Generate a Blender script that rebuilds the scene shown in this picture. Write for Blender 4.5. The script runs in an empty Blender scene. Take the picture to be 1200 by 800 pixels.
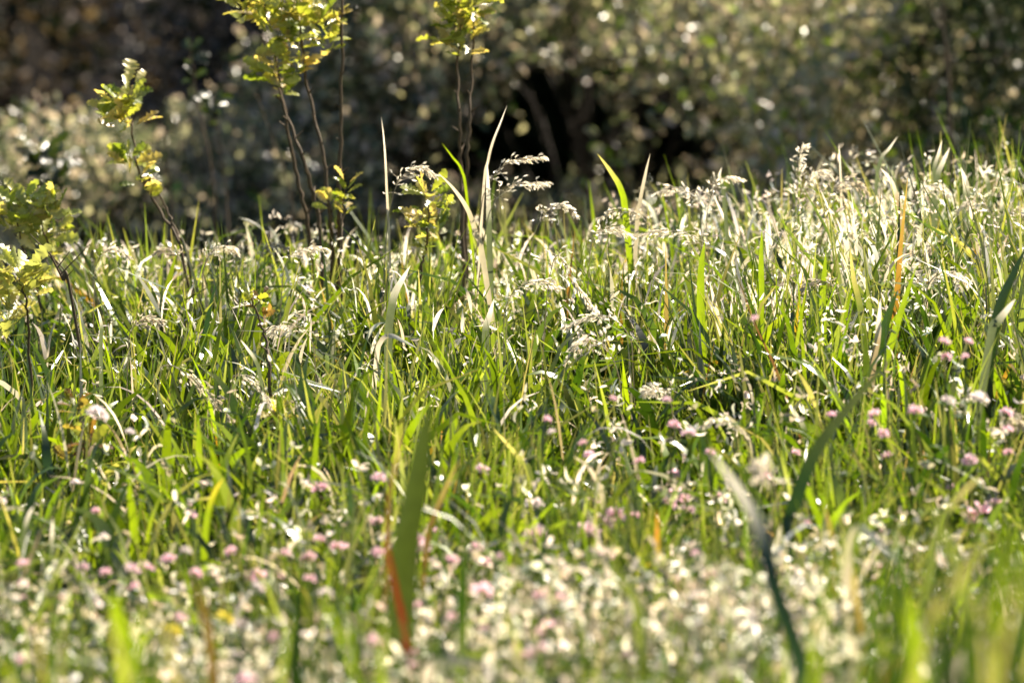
import bpy, math, random
import numpy as np
from mathutils import Vector

random.seed(7)
RNG = np.random.default_rng(11)
R = math.radians
SC = bpy.context.scene
COL = SC.collection

# ------------------------------------------------------------------ camera
H, PITCH, LENS = 1.15, R(6.0), 150.0
cam = bpy.data.cameras.new('camera')
cam.lens = LENS; cam.sensor_width = 36.0
cam.clip_start = 0.05; cam.clip_end = 500
cam.dof.use_dof = True
cam.dof.focus_distance = 6.9
cam.dof.aperture_fstop = 4.1
co = bpy.data.objects.new('camera', cam); COL.objects.link(co)
co.location = (0, 0, H); co.rotation_euler = (R(90) - PITCH, 0, 0)
SC.camera = co

# ------------------------------------------------------------------ light
SUN_EL, SUN_AZ = R(42), R(46)          # azimuth clockwise from +Y (behind the meadow) towards +X
w = bpy.data.worlds.new('World'); SC.world = w; w.use_nodes = True
nt = w.node_tree
sky = nt.nodes.new('ShaderNodeTexSky'); sky.sky_type = 'NISHITA'; sky.sun_disc = False
sky.sun_elevation = SUN_EL; sky.sun_rotation = SUN_AZ
nt.links.new(sky.outputs[0], nt.nodes['Background'].inputs[0])
nt.nodes['Background'].inputs[1].default_value = 0.05
sl = bpy.data.lights.new('sun', 'SUN'); sl.energy = 5.0; sl.angle = R(0.5); sl.color = (1.0, 0.89, 0.74)
so = bpy.data.objects.new('sun', sl); COL.objects.link(so)
d = Vector((math.sin(SUN_AZ) * math.cos(SUN_EL), math.cos(SUN_AZ) * math.cos(SUN_EL), math.sin(SUN_EL)))
so.rotation_euler = d.to_track_quat('Z', 'Y').to_euler(); so.location = (6, 12, 14)
SC.view_settings.view_transform = 'Standard'; SC.view_settings.look = 'None'
SC.view_settings.exposure = 1.8; SC.view_settings.gamma = 1.0
SC.cycles.use_denoising = True
SC.cycles.max_bounces = 6; SC.cycles.transmission_bounces = 4; SC.cycles.diffuse_bounces = 3; SC.cycles.glossy_bounces = 2

# ------------------------------------------------------------------ helpers
def at(px, py, d):
    """point seen at pixel (px, py) of the 1200x800 photograph, d metres ahead"""
    k = 18.0 / LENS
    x = (px - 600) / 600 * k; u = -(py - 400) / 600 * k
    f = np.array([0, math.cos(PITCH), -math.sin(PITCH)]); up = np.array([0, math.sin(PITCH), math.cos(PITCH)])
    v = f + x * np.array([1.0, 0, 0]) + u * up
    return np.array([0, 0, H]) + v * (d / v[1])

def dc(d):             # the tall stand of grass is shallow: distances behind its front are closed up
    return d if d < 6 else 6 + (d - 6) * .5

def depth_of(py, z):
    a = PITCH + math.atan((py - 400) / 600 * 18.0 / LENS)
    return (H - z) / math.tan(a)

def mm(d):            # metres per photo pixel at depth d
    return d * 36.0 / LENS / 1200

class MB:
    """gathers vertices, faces and a colour per vertex into one mesh"""
    def __init__(s): s.v = []; s.f = []; s.c = []; s.n = 0
    def add(s, v, f, c):
        v = np.asarray(v, float).reshape(-1, 3); f = np.asarray(f, int)
        c = np.broadcast_to(np.asarray(c, float), (len(v), 3))
        s.v.append(v); s.f.append(f + s.n); s.c.append(c); s.n += len(v)
    def build(s, name, mat, parent=None, loc=None):
        V = np.concatenate(s.v); C = np.concatenate(s.c)
        if loc is not None: V = V - np.asarray(loc)
        me = bpy.data.meshes.new(name)
        F = [f for f in s.f if len(f)]
        sizes = np.concatenate([np.full(len(f), f.shape[1]) for f in F])
        idx = np.concatenate([f.ravel() for f in F])
        me.vertices.add(len(V)); me.vertices.foreach_set('co', V.ravel())
        me.loops.add(len(idx)); me.loops.foreach_set('vertex_index', idx)
        me.polygons.add(len(sizes))
        me.polygons.foreach_set('loop_start', np.concatenate([[0], np.cumsum(sizes)[:-1]]))
        me.polygons.foreach_set('loop_total', sizes)
        me.polygons.foreach_set('use_smooth', np.ones(len(sizes), bool))
        me.update(calc_edges=True)
        a = me.color_attributes.new('col', 'FLOAT_COLOR', 'POINT')
        a.data.foreach_set('color', np.concatenate([C, np.ones((len(C), 1))], 1).ravel())
        me.materials.append(mat)
        o = bpy.data.objects.new(name, me); COL.objects.link(o)
        if parent is not None: o.parent = parent
        if loc is not None and parent is None: o.location = loc
        return o

def tag(o, label=None, cat=None, group=None, kind=None):
    if label: o['label'] = label
    if cat: o['category'] = cat
    if group: o['group'] = group
    if kind: o['kind'] = kind
    return o

def empty(name, loc):
    o = bpy.data.objects.new(name, None); COL.objects.link(o); o.location = loc; o.empty_display_size = .05
    return o

# ------------------------------------------------------------------ materials
def leaf_mat(name, rough=.38, spec=.5, trans=.45, tint=(1.5, 1.42, .4), mott=.25, scale=60):
    m = bpy.data.materials.new(name); m.use_nodes = True; t = m.node_tree; t.nodes.clear()
    out = t.nodes.new('ShaderNodeOutputMaterial'); mix = t.nodes.new('ShaderNodeMixShader')
    pb = t.nodes.new('ShaderNodeBsdfPrincipled'); tr = t.nodes.new('ShaderNodeBsdfTranslucent')
    at_ = t.nodes.new('ShaderNodeAttribute'); at_.attribute_name = 'col'
    ns = t.nodes.new('ShaderNodeTexNoise'); ns.inputs['Scale'].default_value = scale; ns.inputs['Detail'].default_value = 3
    tc = t.nodes.new('ShaderNodeTexCoord'); t.links.new(tc.outputs['Object'], ns.inputs['Vector'])
    mr = t.nodes.new('ShaderNodeMapRange'); mr.inputs[3].default_value = 1 - mott * 1.4; mr.inputs[4].default_value = 1 + mott * 1.4
    t.links.new(ns.outputs[0], mr.inputs[0])
    mu = t.nodes.new('ShaderNodeVectorMath'); mu.operation = 'SCALE'
    t.links.new(at_.outputs['Color'], mu.inputs[0]); t.links.new(mr.outputs[0], mu.inputs['Scale'])
    m2 = t.nodes.new('ShaderNodeVectorMath'); m2.operation = 'MULTIPLY'; m2.inputs[1].default_value = tint
    t.links.new(mu.outputs[0], m2.inputs[0])
    t.links.new(mu.outputs[0], pb.inputs['Base Color']); t.links.new(m2.outputs[0], tr.inputs['Color'])
    pb.inputs['Roughness'].default_value = rough; pb.inputs['Specular IOR Level'].default_value = spec
    mix.inputs[0].default_value = trans
    t.links.new(pb.outputs[0], mix.inputs[1]); t.links.new(tr.outputs[0], mix.inputs[2])
    t.links.new(mix.outputs[0], out.inputs[0])
    return m

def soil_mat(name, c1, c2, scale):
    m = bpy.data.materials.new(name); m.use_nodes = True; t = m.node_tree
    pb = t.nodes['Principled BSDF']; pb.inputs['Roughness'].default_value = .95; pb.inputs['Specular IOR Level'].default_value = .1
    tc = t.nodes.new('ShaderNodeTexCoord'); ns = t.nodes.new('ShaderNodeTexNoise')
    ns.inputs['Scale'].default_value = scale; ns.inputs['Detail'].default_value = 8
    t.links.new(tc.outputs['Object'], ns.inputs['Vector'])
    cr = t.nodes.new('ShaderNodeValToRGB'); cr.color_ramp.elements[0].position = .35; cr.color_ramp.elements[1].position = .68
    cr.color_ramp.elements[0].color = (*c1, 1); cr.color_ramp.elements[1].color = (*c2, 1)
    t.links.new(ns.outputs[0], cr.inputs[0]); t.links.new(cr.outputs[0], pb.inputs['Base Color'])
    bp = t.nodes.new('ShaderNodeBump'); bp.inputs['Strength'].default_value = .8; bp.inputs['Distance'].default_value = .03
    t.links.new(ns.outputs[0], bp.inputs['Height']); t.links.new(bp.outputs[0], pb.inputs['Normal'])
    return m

M_GRASS = leaf_mat('grass_blade', .30, .9, .45)
M_HERO = leaf_mat('grass_leaf', .30, .8, .5)
M_STRAW = leaf_mat('dry_grass_and_glints', .32, .9, .5, (1.15, 1.08, .9))
M_CLOV = leaf_mat('clover_leaf', .46, .5, .42, (1.4, 1.35, .5))
M_PETAL = leaf_mat('petal', .5, .4, .5, (1.05, .9, .95), .1)
M_OAK = leaf_mat('oak_leaf', .34, .8, .5, (1.45, 1.42, .58), .3, 90)
M_SHRUB = leaf_mat('shrub_leaf', .30, 1.0, .42, (1.08, 1.10, .80))
M_DULL = leaf_mat('dull_leaf', .6, .3, .3, (1.3, 1.2, .6))
M_DARK = leaf_mat('hollow_shade_leaf', .8, .08, .15, (1.2, 1.2, .6))  # leaves of the added dark mass that fills the hollow with shade
M_BARK = leaf_mat('bark', .75, .3, .0, (1, 1, 1), .5, 140)
M_STEM = leaf_mat('green_stem', .4, .5, .25)

# ------------------------------------------------------------------ shape makers
def blades(base, L, az, p0, p1, pw, wid, tw0, tw1, col, S=6, tipcol=None):
    """many grass blades at once: base (N,3), length, bend azimuth, start and added lean, width, twist, colour"""
    N = len(base); t = np.linspace(0, 1, S + 1)
    ph = p0[:, None] + p1[:, None] * t[None] ** pw[:, None]
    ds = (L / S)[:, None]
    hx = np.concatenate([np.zeros((N, 1)), np.cumsum(np.sin((ph[:, 1:] + ph[:, :-1]) / 2) * ds, 1)], 1)
    hz = np.concatenate([np.zeros((N, 1)), np.cumsum(np.cos((ph[:, 1:] + ph[:, :-1]) / 2) * ds, 1)], 1)
    ca, sa = np.cos(az)[:, None], np.sin(az)[:, None]
    P = np.stack([base[:, 0:1] + hx * ca, base[:, 1:2] + hx * sa, base[:, 2:3] + hz], -1)
    side0 = np.stack([-sa + 0 * ph, ca + 0 * ph, 0 * ph], -1)
    nrm = np.stack([np.cos(ph) * ca, np.cos(ph) * sa, -np.sin(ph)], -1)
    th = tw0[:, None] + tw1[:, None] * t[None]
    side = side0 * np.cos(th)[..., None] + nrm * np.sin(th)[..., None]
    pr = np.minimum(1, .45 + 1.6 * t) * (1 - t ** 2.6); pr[-1] = .03
    hw = (wid[:, None] * pr[None] / 2)[..., None]
    V = np.stack([P - side * hw, P + side * hw], 2)           # N,S+1,2,3
    i = (np.arange(N) * (S + 1) * 2)[:, None] + (np.arange(S) * 2)[None]
    F = np.stack([i, i + 1, i + 3, i + 2], -1).reshape(-1, 4)
    C = np.broadcast_to(col[:, None, None, :], (N, S + 1, 2, 3)).copy()
    if tipcol is not None:
        k = (np.clip((t - .6) / .4, 0, 1) ** 1.5)[None, :, None, None]
        C = C * (1 - k) + tipcol[:, None, None, :] * k
    return V.reshape(-1, 3), F, C.reshape(-1, 3)

def unit(a): return a / (np.linalg.norm(a, axis=-1, keepdims=True) + 1e-9)

def leafcards(P, D, Nn, L, W, col, fold=.25):
    """many small pointed leaves: base point, direction, rough normal, length, width"""
    D = unit(D); S = unit(np.cross(D, Nn)); Nn = np.cross(S, D)
    L = L[:, None]; W = W[:, None]
    a = P; b = P + D * L * .3; c = P + D * L * .72; t = P + D * L - Nn * L * .12
    up = Nn * W * fold
    V = np.stack([a, b - S * W * .42 + up, b, b + S * W * .42 + up, c - S * W * .4 + up, c, c + S * W * .4 + up, t], 1)
    n = len(P); i = (np.arange(n) * 8)[:, None]
    q = np.concatenate([i + np.array([[1, 2, 5, 4]]), i + np.array([[2, 3, 6, 5]])])
    tr = np.concatenate([i + np.array(x)[None] for x in ([0, 2, 1], [0, 3, 2], [4, 5, 7], [5, 6, 7])])
    return V.reshape(-1, 3), q, tr, np.repeat(col, 8, 0)

def add_cards(mb, *a, **k):
    V, q, tr, C = leafcards(*a, **k)
    n0 = mb.n
    mb.add(V, q, C); mb.f.append(tr + n0)

def tube(mb, pts, r0, r1, col, sides=5):
    pts = np.asarray(pts, float); n = len(pts)
    T = unit(np.gradient(pts, axis=0)); ref = np.array([.31, .95, .05])
    A = unit(np.cross(T, ref)); B = np.cross(T, A)
    r = np.linspace(r0, r1, n)[:, None, None]
    an = np.linspace(0, 2 * math.pi, sides, endpoint=False)[None, :, None]
    V = pts[:, None] + r * (A[:, None] * np.cos(an) + B[:, None] * np.sin(an))
    i = np.arange(n - 1)[:, None] * sides; j = np.arange(sides)[None]
    F = np.stack([i + j, i + (j + 1) % sides, i + sides + (j + 1) % sides, i + sides + j], -1).reshape(-1, 4)
    mb.add(V.reshape(-1, 3), F, col)

def smooth(pts, n=14):
    """Catmull-Rom through the points"""
    p = np.asarray(pts, float)
    p = np.vstack([2 * p[0] - p[1], p, 2 * p[-1] - p[-2]])
    out = []
    m = len(p) - 3
    for q in np.linspace(0, m, n * m + 1):
        i = min(int(q), m - 1); t = q - i
        a, b, c, e = p[i:i + 4]
        out.append(.5 * ((2 * b) + (c - a) * t + (2 * a - 5 * b + 4 * c - e) * t * t + (3 * b - a - 3 * c + e) * t ** 3))
    return np.array(out)

def ribbon(mb, pts, wid, col, facing=0.3, twist=.6, fold=.18, tip=None, k=3, power=2.2):
    """one blade from root (first) to tip (last), with a folded midrib"""
    P = smooth(pts, 8); n = len(P); t = np.linspace(0, 1, n)
    T = unit(np.gradient(P, axis=0))
    view = np.array([0, 1.0, 0]) + 0 * T
    S = unit(np.cross(T, view)); Nn = np.cross(S, T)
    th = (facing + twist * (t - .5))[:, None]
    S2 = S * np.cos(th) + Nn * np.sin(th); N2 = np.cross(S2, T)
    pr = np.minimum(1, .5 + 1.5 * t) * (1 - t ** (power + 1.5)); pr[-1] = .04
    hw = (wid / 2 * pr)[:, None]
    V = np.stack([P - S2 * hw + N2 * hw * fold, P, P + S2 * hw + N2 * hw * fold], 1)
    i = np.arange(n - 1)[:, None] * 3; j = np.arange(2)[None]
    F = np.stack([i + j, i + j + 1, i + 3 + j + 1, i + 3 + j], -1).reshape(-1, 4)
    C = np.broadcast_to(np.asarray(col, float), (n, 3)).copy()
    if tip is not None:
        kk = (np.clip((t - .6) / .25, 0, 1) ** 1.0)[:, None]
        C = C * (1 - kk) + np.asarray(tip) * kk
    mb.add(V.reshape(-1, 3), F, np.repeat(C, 3, 0))

OAK_W = [.05, .16, .30, .62, .40, .80, .52, 1.0, .62, .92, .5, .66, .0]
def oak_leaf(mb, p, d, nrm, L, W, col):
    d = unit(np.asarray(d)); s = unit(np.cross(d, nrm)); nn = np.cross(s, d)
    n = len(OAK_W); t = np.linspace(0, 1, n)
    curl = random.uniform(-.35, .5); wav = random.uniform(.1, .3)
    rows = []
    for k in range(n):
        c = p + d * L * t[k] * (1 - abs(curl) * .15 * t[k]) - nn * L * curl * t[k] ** 2 * .6
        hw = W / 2 * OAK_W[k] * random.uniform(.85, 1.15)
        u = nn * hw * (.35 + wav * math.sin(k * 2.1))
        rows += [c - s * hw + u, c, c + s * hw * random.uniform(.85, 1.1) + u]
    i = np.arange(n - 1)[:, None] * 3; j = np.arange(2)[None]
    F = np.stack([i + j, i + j + 1, i + 3 + j + 1, i + 3 + j], -1).reshape(-1, 4)
    mb.add(rows, F, col)

# ================================================================== SETTING
def sheet(name, x0, x1, y0, y1, nx, ny, zf, mat):
    xs = np.linspace(x0, x1, nx); ys = np.linspace(y0, y1, ny)
    X, Y = np.meshgrid(xs, ys); Z = zf(X, Y)
    V = np.stack([X, Y, Z], -1).reshape(-1, 3)
    i = (np.arange(ny - 1)[:, None] * nx + np.arange(nx - 1)[None]).ravel()
    mb = MB(); mb.add(V, np.stack([i, i + 1, i + nx + 1, i + nx], 1), (.1, .1, .1))
    return tag(mb.build(name, mat), kind='structure')

def hump(X, Y):
    s = np.clip((Y - 17) / 9, 0, 1); s = s * s * (3 - 2 * s)
    return s * 7.5 + .25 * np.sin(X * .9 + Y * .4) * s + .15 * np.sin(X * 2.3) * s
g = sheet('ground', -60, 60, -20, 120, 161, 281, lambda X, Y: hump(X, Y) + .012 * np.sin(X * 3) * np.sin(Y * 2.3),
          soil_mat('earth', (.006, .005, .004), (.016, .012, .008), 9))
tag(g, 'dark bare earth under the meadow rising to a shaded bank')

# ================================================================== MEADOW (stuff)
G = {'dark': (.008, .021, .004), 'green': (.019, .046, .005), 'mid': (.047, .089, .008), 'lime': (.19, .275, .012),
     'grey': (.10, .13, .06), 'straw': (.36, .33, .24), 'pale': (.55, .50, .40), 'tan': (.30, .24, .14),
     'orange': (.40, .17, .05), 'red': (.10, .013, .008), 'white': (.84, .80, .72), 'olive': (.032, .050, .012),
     'brown': (.09, .06, .03), 'purple': (.10, .05, .05), 'yellow': (.50, .42, .06)}
G = {k: np.array(v) for k, v in G.items()}
def pick(n, names, probs):
    i = RNG.choice(len(names), n, p=np.array(probs) / sum(probs))
    c = np.array([G[k] for k in names])[i]
    return c * RNG.uniform(.75, 1.3, (n, 1)) * RNG.uniform(.92, 1.08, (n, 3))

def px_of(x, d): return 600 + 600 * (x / d) / (18.0 / LENS)
def canopy(x, y):
    p = np.clip(px_of(x, y), -300, 1500) / 1200
    far = .392 + .172 * np.clip(p, 0, 1) ** .9 + .025 * np.sin(p * 9) + .02 * np.sin(x * 17 + y * 5)
    near = .29 + .02 * np.sin(x * 5)
    k = np.clip((y - 5.6 - .15 * np.sin(x * 6)) / 1.7, 0, 1) ** .8
    return near * (1 - k) + far * k

def field(n, y0, y1, xm=.8):
    """positions over the wedge the camera sees, with a margin either side"""
    u = RNG.random(n); a = .12
    y = np.sqrt(y0 ** 2 + u * (y1 ** 2 - y0 ** 2))
    x = RNG.uniform(-1, 1, n) * (a * y + xm)
    return x, y

def patch(x, y, s, ph):   # soft patchiness 0..1
    return .5 + .5 * np.sin(x * s + ph) * np.sin(y * s * .8 + ph * 2 + np.sin(x * s * .5))

def clumps(n, y0, y1, k, spread):
    """positions gathered in tufts so that dark gaps stay between them"""
    cx, cy = field(k, y0, y1); i = RNG.integers(k, size=n)
    s_ = RNG.uniform(.4, 1.4, k)[i] * spread
    return cx[i] + RNG.normal(0, 1, n) * s_, cy[i] + RNG.normal(0, 1, n) * s_, i

GL = []
for n, K, spread, wl, wh, hl, hh, names, probs, ya, yb in [
    (11000, 1000, .022, .0024, .0056, .45, .9, ['dark', 'green', 'mid', 'lime', 'grey', 'straw', 'tan'], [30, 28, 16, 6, 4, 2, 1.5], 3.0, 8.4),
    (14000, 900, .022, .0040, .0090, .70, 1.10, ['dark', 'green', 'mid', 'lime', 'grey', 'straw', 'tan'], [16, 22, 20, 24, 8, 4, 1.5], 3.0, 6.2),
    (38000, 1000, .032, .0080, .0185, .62, 1.10, ['dark', 'green', 'mid', 'lime', 'grey', 'straw', 'tan', 'orange'], [17, 20, 18, 32, 9, 3, 1.0, .8], 5.5, 8.3),
    (3600, 420, .018, .0050, .0105, 1.02, 1.34, ['dark', 'green', 'mid', 'lime', 'grey', 'orange'], [16, 22, 18, 22, 6, .6], 3.7, 5.6)]:
    x, y, ci = clumps(n, ya, yb, K, spread)
    hm = RNG.uniform(hl, hh, K)[ci]
    L = canopy(x, y) * hm * RNG.uniform(.75, 1.15, n) * 1.08
    p1 = np.abs(RNG.normal(0, .42, n)) + .05
    flop = RNG.random(n) < .24; p1[flop] = RNG.uniform(1.1, 2.3, flop.sum()); L[flop] *= 1.12
    cols = pick(n, names, probs)
    tint = pick(K, ['green', 'mid', 'lime', 'grey'], [3, 3, 3, 2])[ci]; cols = cols * .7 + tint * .3
    tip = cols * .5 + pick(n, ['lime', 'straw', 'mid', 'pale'], [3, 3, 3, 1.5]) * .5
    GL.append((np.stack([x, y, np.zeros(n)], -1), L, RNG.uniform(0, 6.283, n), np.abs(RNG.normal(0, .14, n)), p1, RNG.uniform(1.2, 3.0, n),
               RNG.uniform(wl, wh, n), RNG.uniform(-1.5, 1.5, n), RNG.normal(0, .9, n), cols, 6, tip))
# broad leaves standing off the stalks of the tall stand, at every height
n = 17000
x, y, ci = clumps(n, 5.6, 8.25, 1100, .035)
hz = canopy(x, y) * RNG.uniform(.05, .80, n)
cols = pick(n, ['dark', 'green', 'mid', 'lime', 'grey', 'straw'], [15, 20, 22, 26, 9, 3])
tint = pick(1100, ['green', 'mid', 'lime', 'dark'], [3, 3, 3, 2])[ci]; cols = cols * .65 + tint * .35
GL.append((np.stack([x, y, hz], -1), RNG.uniform(.07, .19, n), RNG.uniform(0, 6.283, n), RNG.uniform(.05, .5, n), RNG.uniform(.2, 1.9, n), RNG.uniform(1.2, 3, n),
           RNG.uniform(.009, .019, n), RNG.uniform(-1.5, 1.5, n), RNG.normal(0, 1.2, n), cols, 6, cols * .6 + pick(n, ['lime', 'straw', 'mid'], [3, 1, 3]) * .4))
mb = MB()
for q in GL: mb.add(*blades(*q))
n = 1500
x, y, ci = clumps(n, 3.5, 5.2, 260, .016)
GLn = (np.stack([x, y, x * 0], -1), canopy(x, y) * RNG.uniform(1.0, 1.5, n), RNG.uniform(0, 6.283, n), np.abs(RNG.normal(0, .18, n)), RNG.uniform(.05, 1.0, n), RNG.uniform(1.2, 3, n),
       RNG.uniform(.006, .012, n), RNG.uniform(-1.5, 1.5, n), RNG.normal(0, 1, n), pick(n, ['dark', 'green', 'mid', 'lime', 'grey', 'pale', 'olive'], [6, 5, 4, 5, 2, 1.2, 3]), 6)
mb.add(*blades(*GLn))
tag(mb.build('grass', M_GRASS), 'dense green meadow grass covering the ground', 'grass', kind='stuff')

# pale dry blades, mostly short broken pieces over the green ones, the white standing in for sun glints
n = 12000
x, y = field(n, 3.4, 8.3)
keep = RNG.random(n) < np.clip(.14 + .7 * patch(x, y, 9, .6) ** 2 + .35 * (y > 7.3), 0, 1); x, y = x[keep], y[keep]; n = len(x)
base = np.stack([x, y, canopy(x, y) * RNG.uniform(.1, .85, n)], -1)
L = RNG.uniform(.05, .19, n)
mb = MB()
cols = pick(n, ['straw', 'pale', 'white', 'grey', 'tan'], [4, 4, 2, 3, 1])
mb.add(*blades(base, L, RNG.uniform(0, 6.283, n), RNG.uniform(0, .6, n), RNG.uniform(.3, 2.3, n), RNG.uniform(1, 2.2, n),
               RNG.uniform(.0035, .0095, n), RNG.uniform(-1.5, 1.5, n), RNG.normal(0, 1.2, n), cols, 6))
n = 5200          # short white blades added as painted glints along the top of the far grass
x, y = field(n, 6.9, 8.3); pp = px_of(x, y)
keep = RNG.random(n) < (.22 + .10 * (pp > 450)) * (.3 + patch(x, y, 14, 3)) + .6 * np.exp(-((pp - 1020) / 170) ** 2); x, y = x[keep], y[keep]; n = len(x)
base = np.stack([x, y, canopy(x, y) * RNG.uniform(.72, 1.0, n)], -1)
mb.add(*blades(base, RNG.uniform(.035, .10, n), RNG.uniform(0, 6.283, n), RNG.uniform(0, .5, n), RNG.uniform(.1, 1.4, n), RNG.uniform(1, 2.2, n),
               RNG.uniform(.004, .010, n), RNG.uniform(-1.5, 1.5, n), RNG.normal(0, 1, n), pick(n, ['straw', 'pale', 'white'], [1, 3, 5]), 5))
tag(mb.build('dry_grass_and_glints', M_STRAW), 'pale dry grass and painted white glints mixed through the green meadow', 'dry grass', kind='stuff')

# small three-part leaves and pale bracts of the flowering patch nearest the camera
def carpet(n, y0, y1, zlo, zhi, size, names, probs, tilt):
    x, y = field(n, y0, y1)
    keep = RNG.random(n) < .35 + .65 * patch(x, y, 5, 1.0); x, y = x[keep], y[keep]; m = len(x)
    z = canopy(x, y) * RNG.uniform(zlo, zhi, m)
    out = MB(); az0 = RNG.uniform(0, 6.283, m); sz = RNG.uniform(.6, 1.25, m) * size
    up = np.stack([RNG.normal(0, tilt, m), RNG.normal(0, tilt, m), np.ones(m)], -1)
    c = pick(m, names, probs)
    for k in range(3):
        az = az0 + k * 2.094
        D = np.stack([np.cos(az), np.sin(az), RNG.uniform(-.1, .7, m)], -1)
        add_cards(out, np.stack([x, y, z], -1), D, up, sz, sz * .75, c)
    return out
carpet(9000, 3.6, 5.5, .45, 1.02, .014, ['green', 'mid', 'lime', 'grey', 'straw'], [2, 4, 3, 4, 1.5], .5)\
    .build('clover_foliage', M_CLOV)
tag(bpy.data.objects['clover_foliage'], 'low clover leaves filling the lower meadow between the stems', 'clover leaves', kind='stuff')

x, y = field(32000, 3.9, 6.3)
pp = px_of(x, y)
w_ = np.exp(-((y - 4.75) / .62) ** 2) * 1.0 + .05
w_ *= .45 + .55 * np.exp(-((pp - 640) / 430) ** 2)
w_ *= np.clip(patch(x, y, 8, .3) * 1.7 - .25, .06, 1)
keep = RNG.random(len(x)) < w_; x, y = x[keep], y[keep]; m = len(x)
z = canopy(x, y) * RNG.uniform(.82, 1.16, m)
mb = MB(); c = pick(m, ['straw', 'pale', 'grey', 'white'], [3, 4, 2, 5])
for k in range(3):
    D = RNG.normal(0, 1, (m, 3)); D[:, 2] += .4
    add_cards(mb, np.stack([x, y, z], -1), D, RNG.normal(0, 1, (m, 3)), RNG.uniform(.007, .021, m), RNG.uniform(.004, .010, m), c)
tag(mb.build('seed_fluff', M_STRAW), 'haze of tiny cream seed husks over the lower flowering patch', 'seed husks', kind='stuff')

x, y = field(9000, 6.2, 8.3)
pp = px_of(x, y)
w_ = .10 + .5 * np.clip((y - 6.9) / .8, 0, 1) + .6 * np.exp(-((pp - 1000) / 200) ** 2)
keep = RNG.random(len(x)) < w_ * (.25 + .75 * patch(x, y, 9, 2.0)); x, y = x[keep], y[keep]; m = len(x)
z = canopy(x, y) * RNG.uniform(.80, 1.14, m)
mb = MB(); c = pick(m, ['straw', 'pale', 'grey', 'white'], [2, 4, 2, 8])
for k in range(4):
    D = RNG.normal(0, .6, (m, 3)); D[:, 2] -= .3
    add_cards(mb, np.stack([x, y, z], -1) + RNG.normal(0, .006, (m, 3)), D, RNG.normal(0, 1, (m, 3)), RNG.uniform(.008, .020, m), RNG.uniform(.0025, .006, m), c)
tag(mb.build('meadow_husks', M_STRAW), 'loose pale seed husks caught in the tops of the far grass', 'seed husks', kind='stuff')

# ================================================================== INDIVIDUAL BLADES
def ground_root(p, q):
    """continue a visible lower end p (from q above) down to the ground"""
    d = p - q; d = d / (abs(d[2]) + 1e-6)
    hx = np.clip(d[:2], -.3, .3) * p[2] * .5
    return np.array([p[0] + hx[0], p[1] + hx[1], 0.0])

def blade(label, pts, d, wpx, col, tip=None, facing=.3, twist=.6, mat=None, group=None, name='grass_stalk', fold=.18, power=3.5, cat='grass blade'):
    """pts: pixels from tip to lowest visible point; d depth (a number, or tip and low end)"""
    d0, d1 = (d if isinstance(d, tuple) else (d, d)); d0, d1 = dc(d0), dc(d1)
    W = [at(px, py, d0 + (d1 - d0) * k / max(1, len(pts) - 1)) for k, (px, py) in enumerate(pts)]
    if W[-1][2] > .02:
        r = ground_root(W[-1], W[-2]); W += [(W[-1] * .5 + r * .5) + [0.004, 0, 0], r]
    W = W[::-1]
    mb = MB(); c = G[col] if isinstance(col, str) else np.array(col)
    tp = None if tip is None else (G[tip] if isinstance(tip, str) else np.array(tip))
    ribbon(mb, W, wpx * mm((d0 + d1) / 2), c, facing, twist, fold, tp, power=power)
    o = mb.build(name, mat or M_HERO, loc=W[0])
    return tag(o, label, cat, group)

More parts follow.
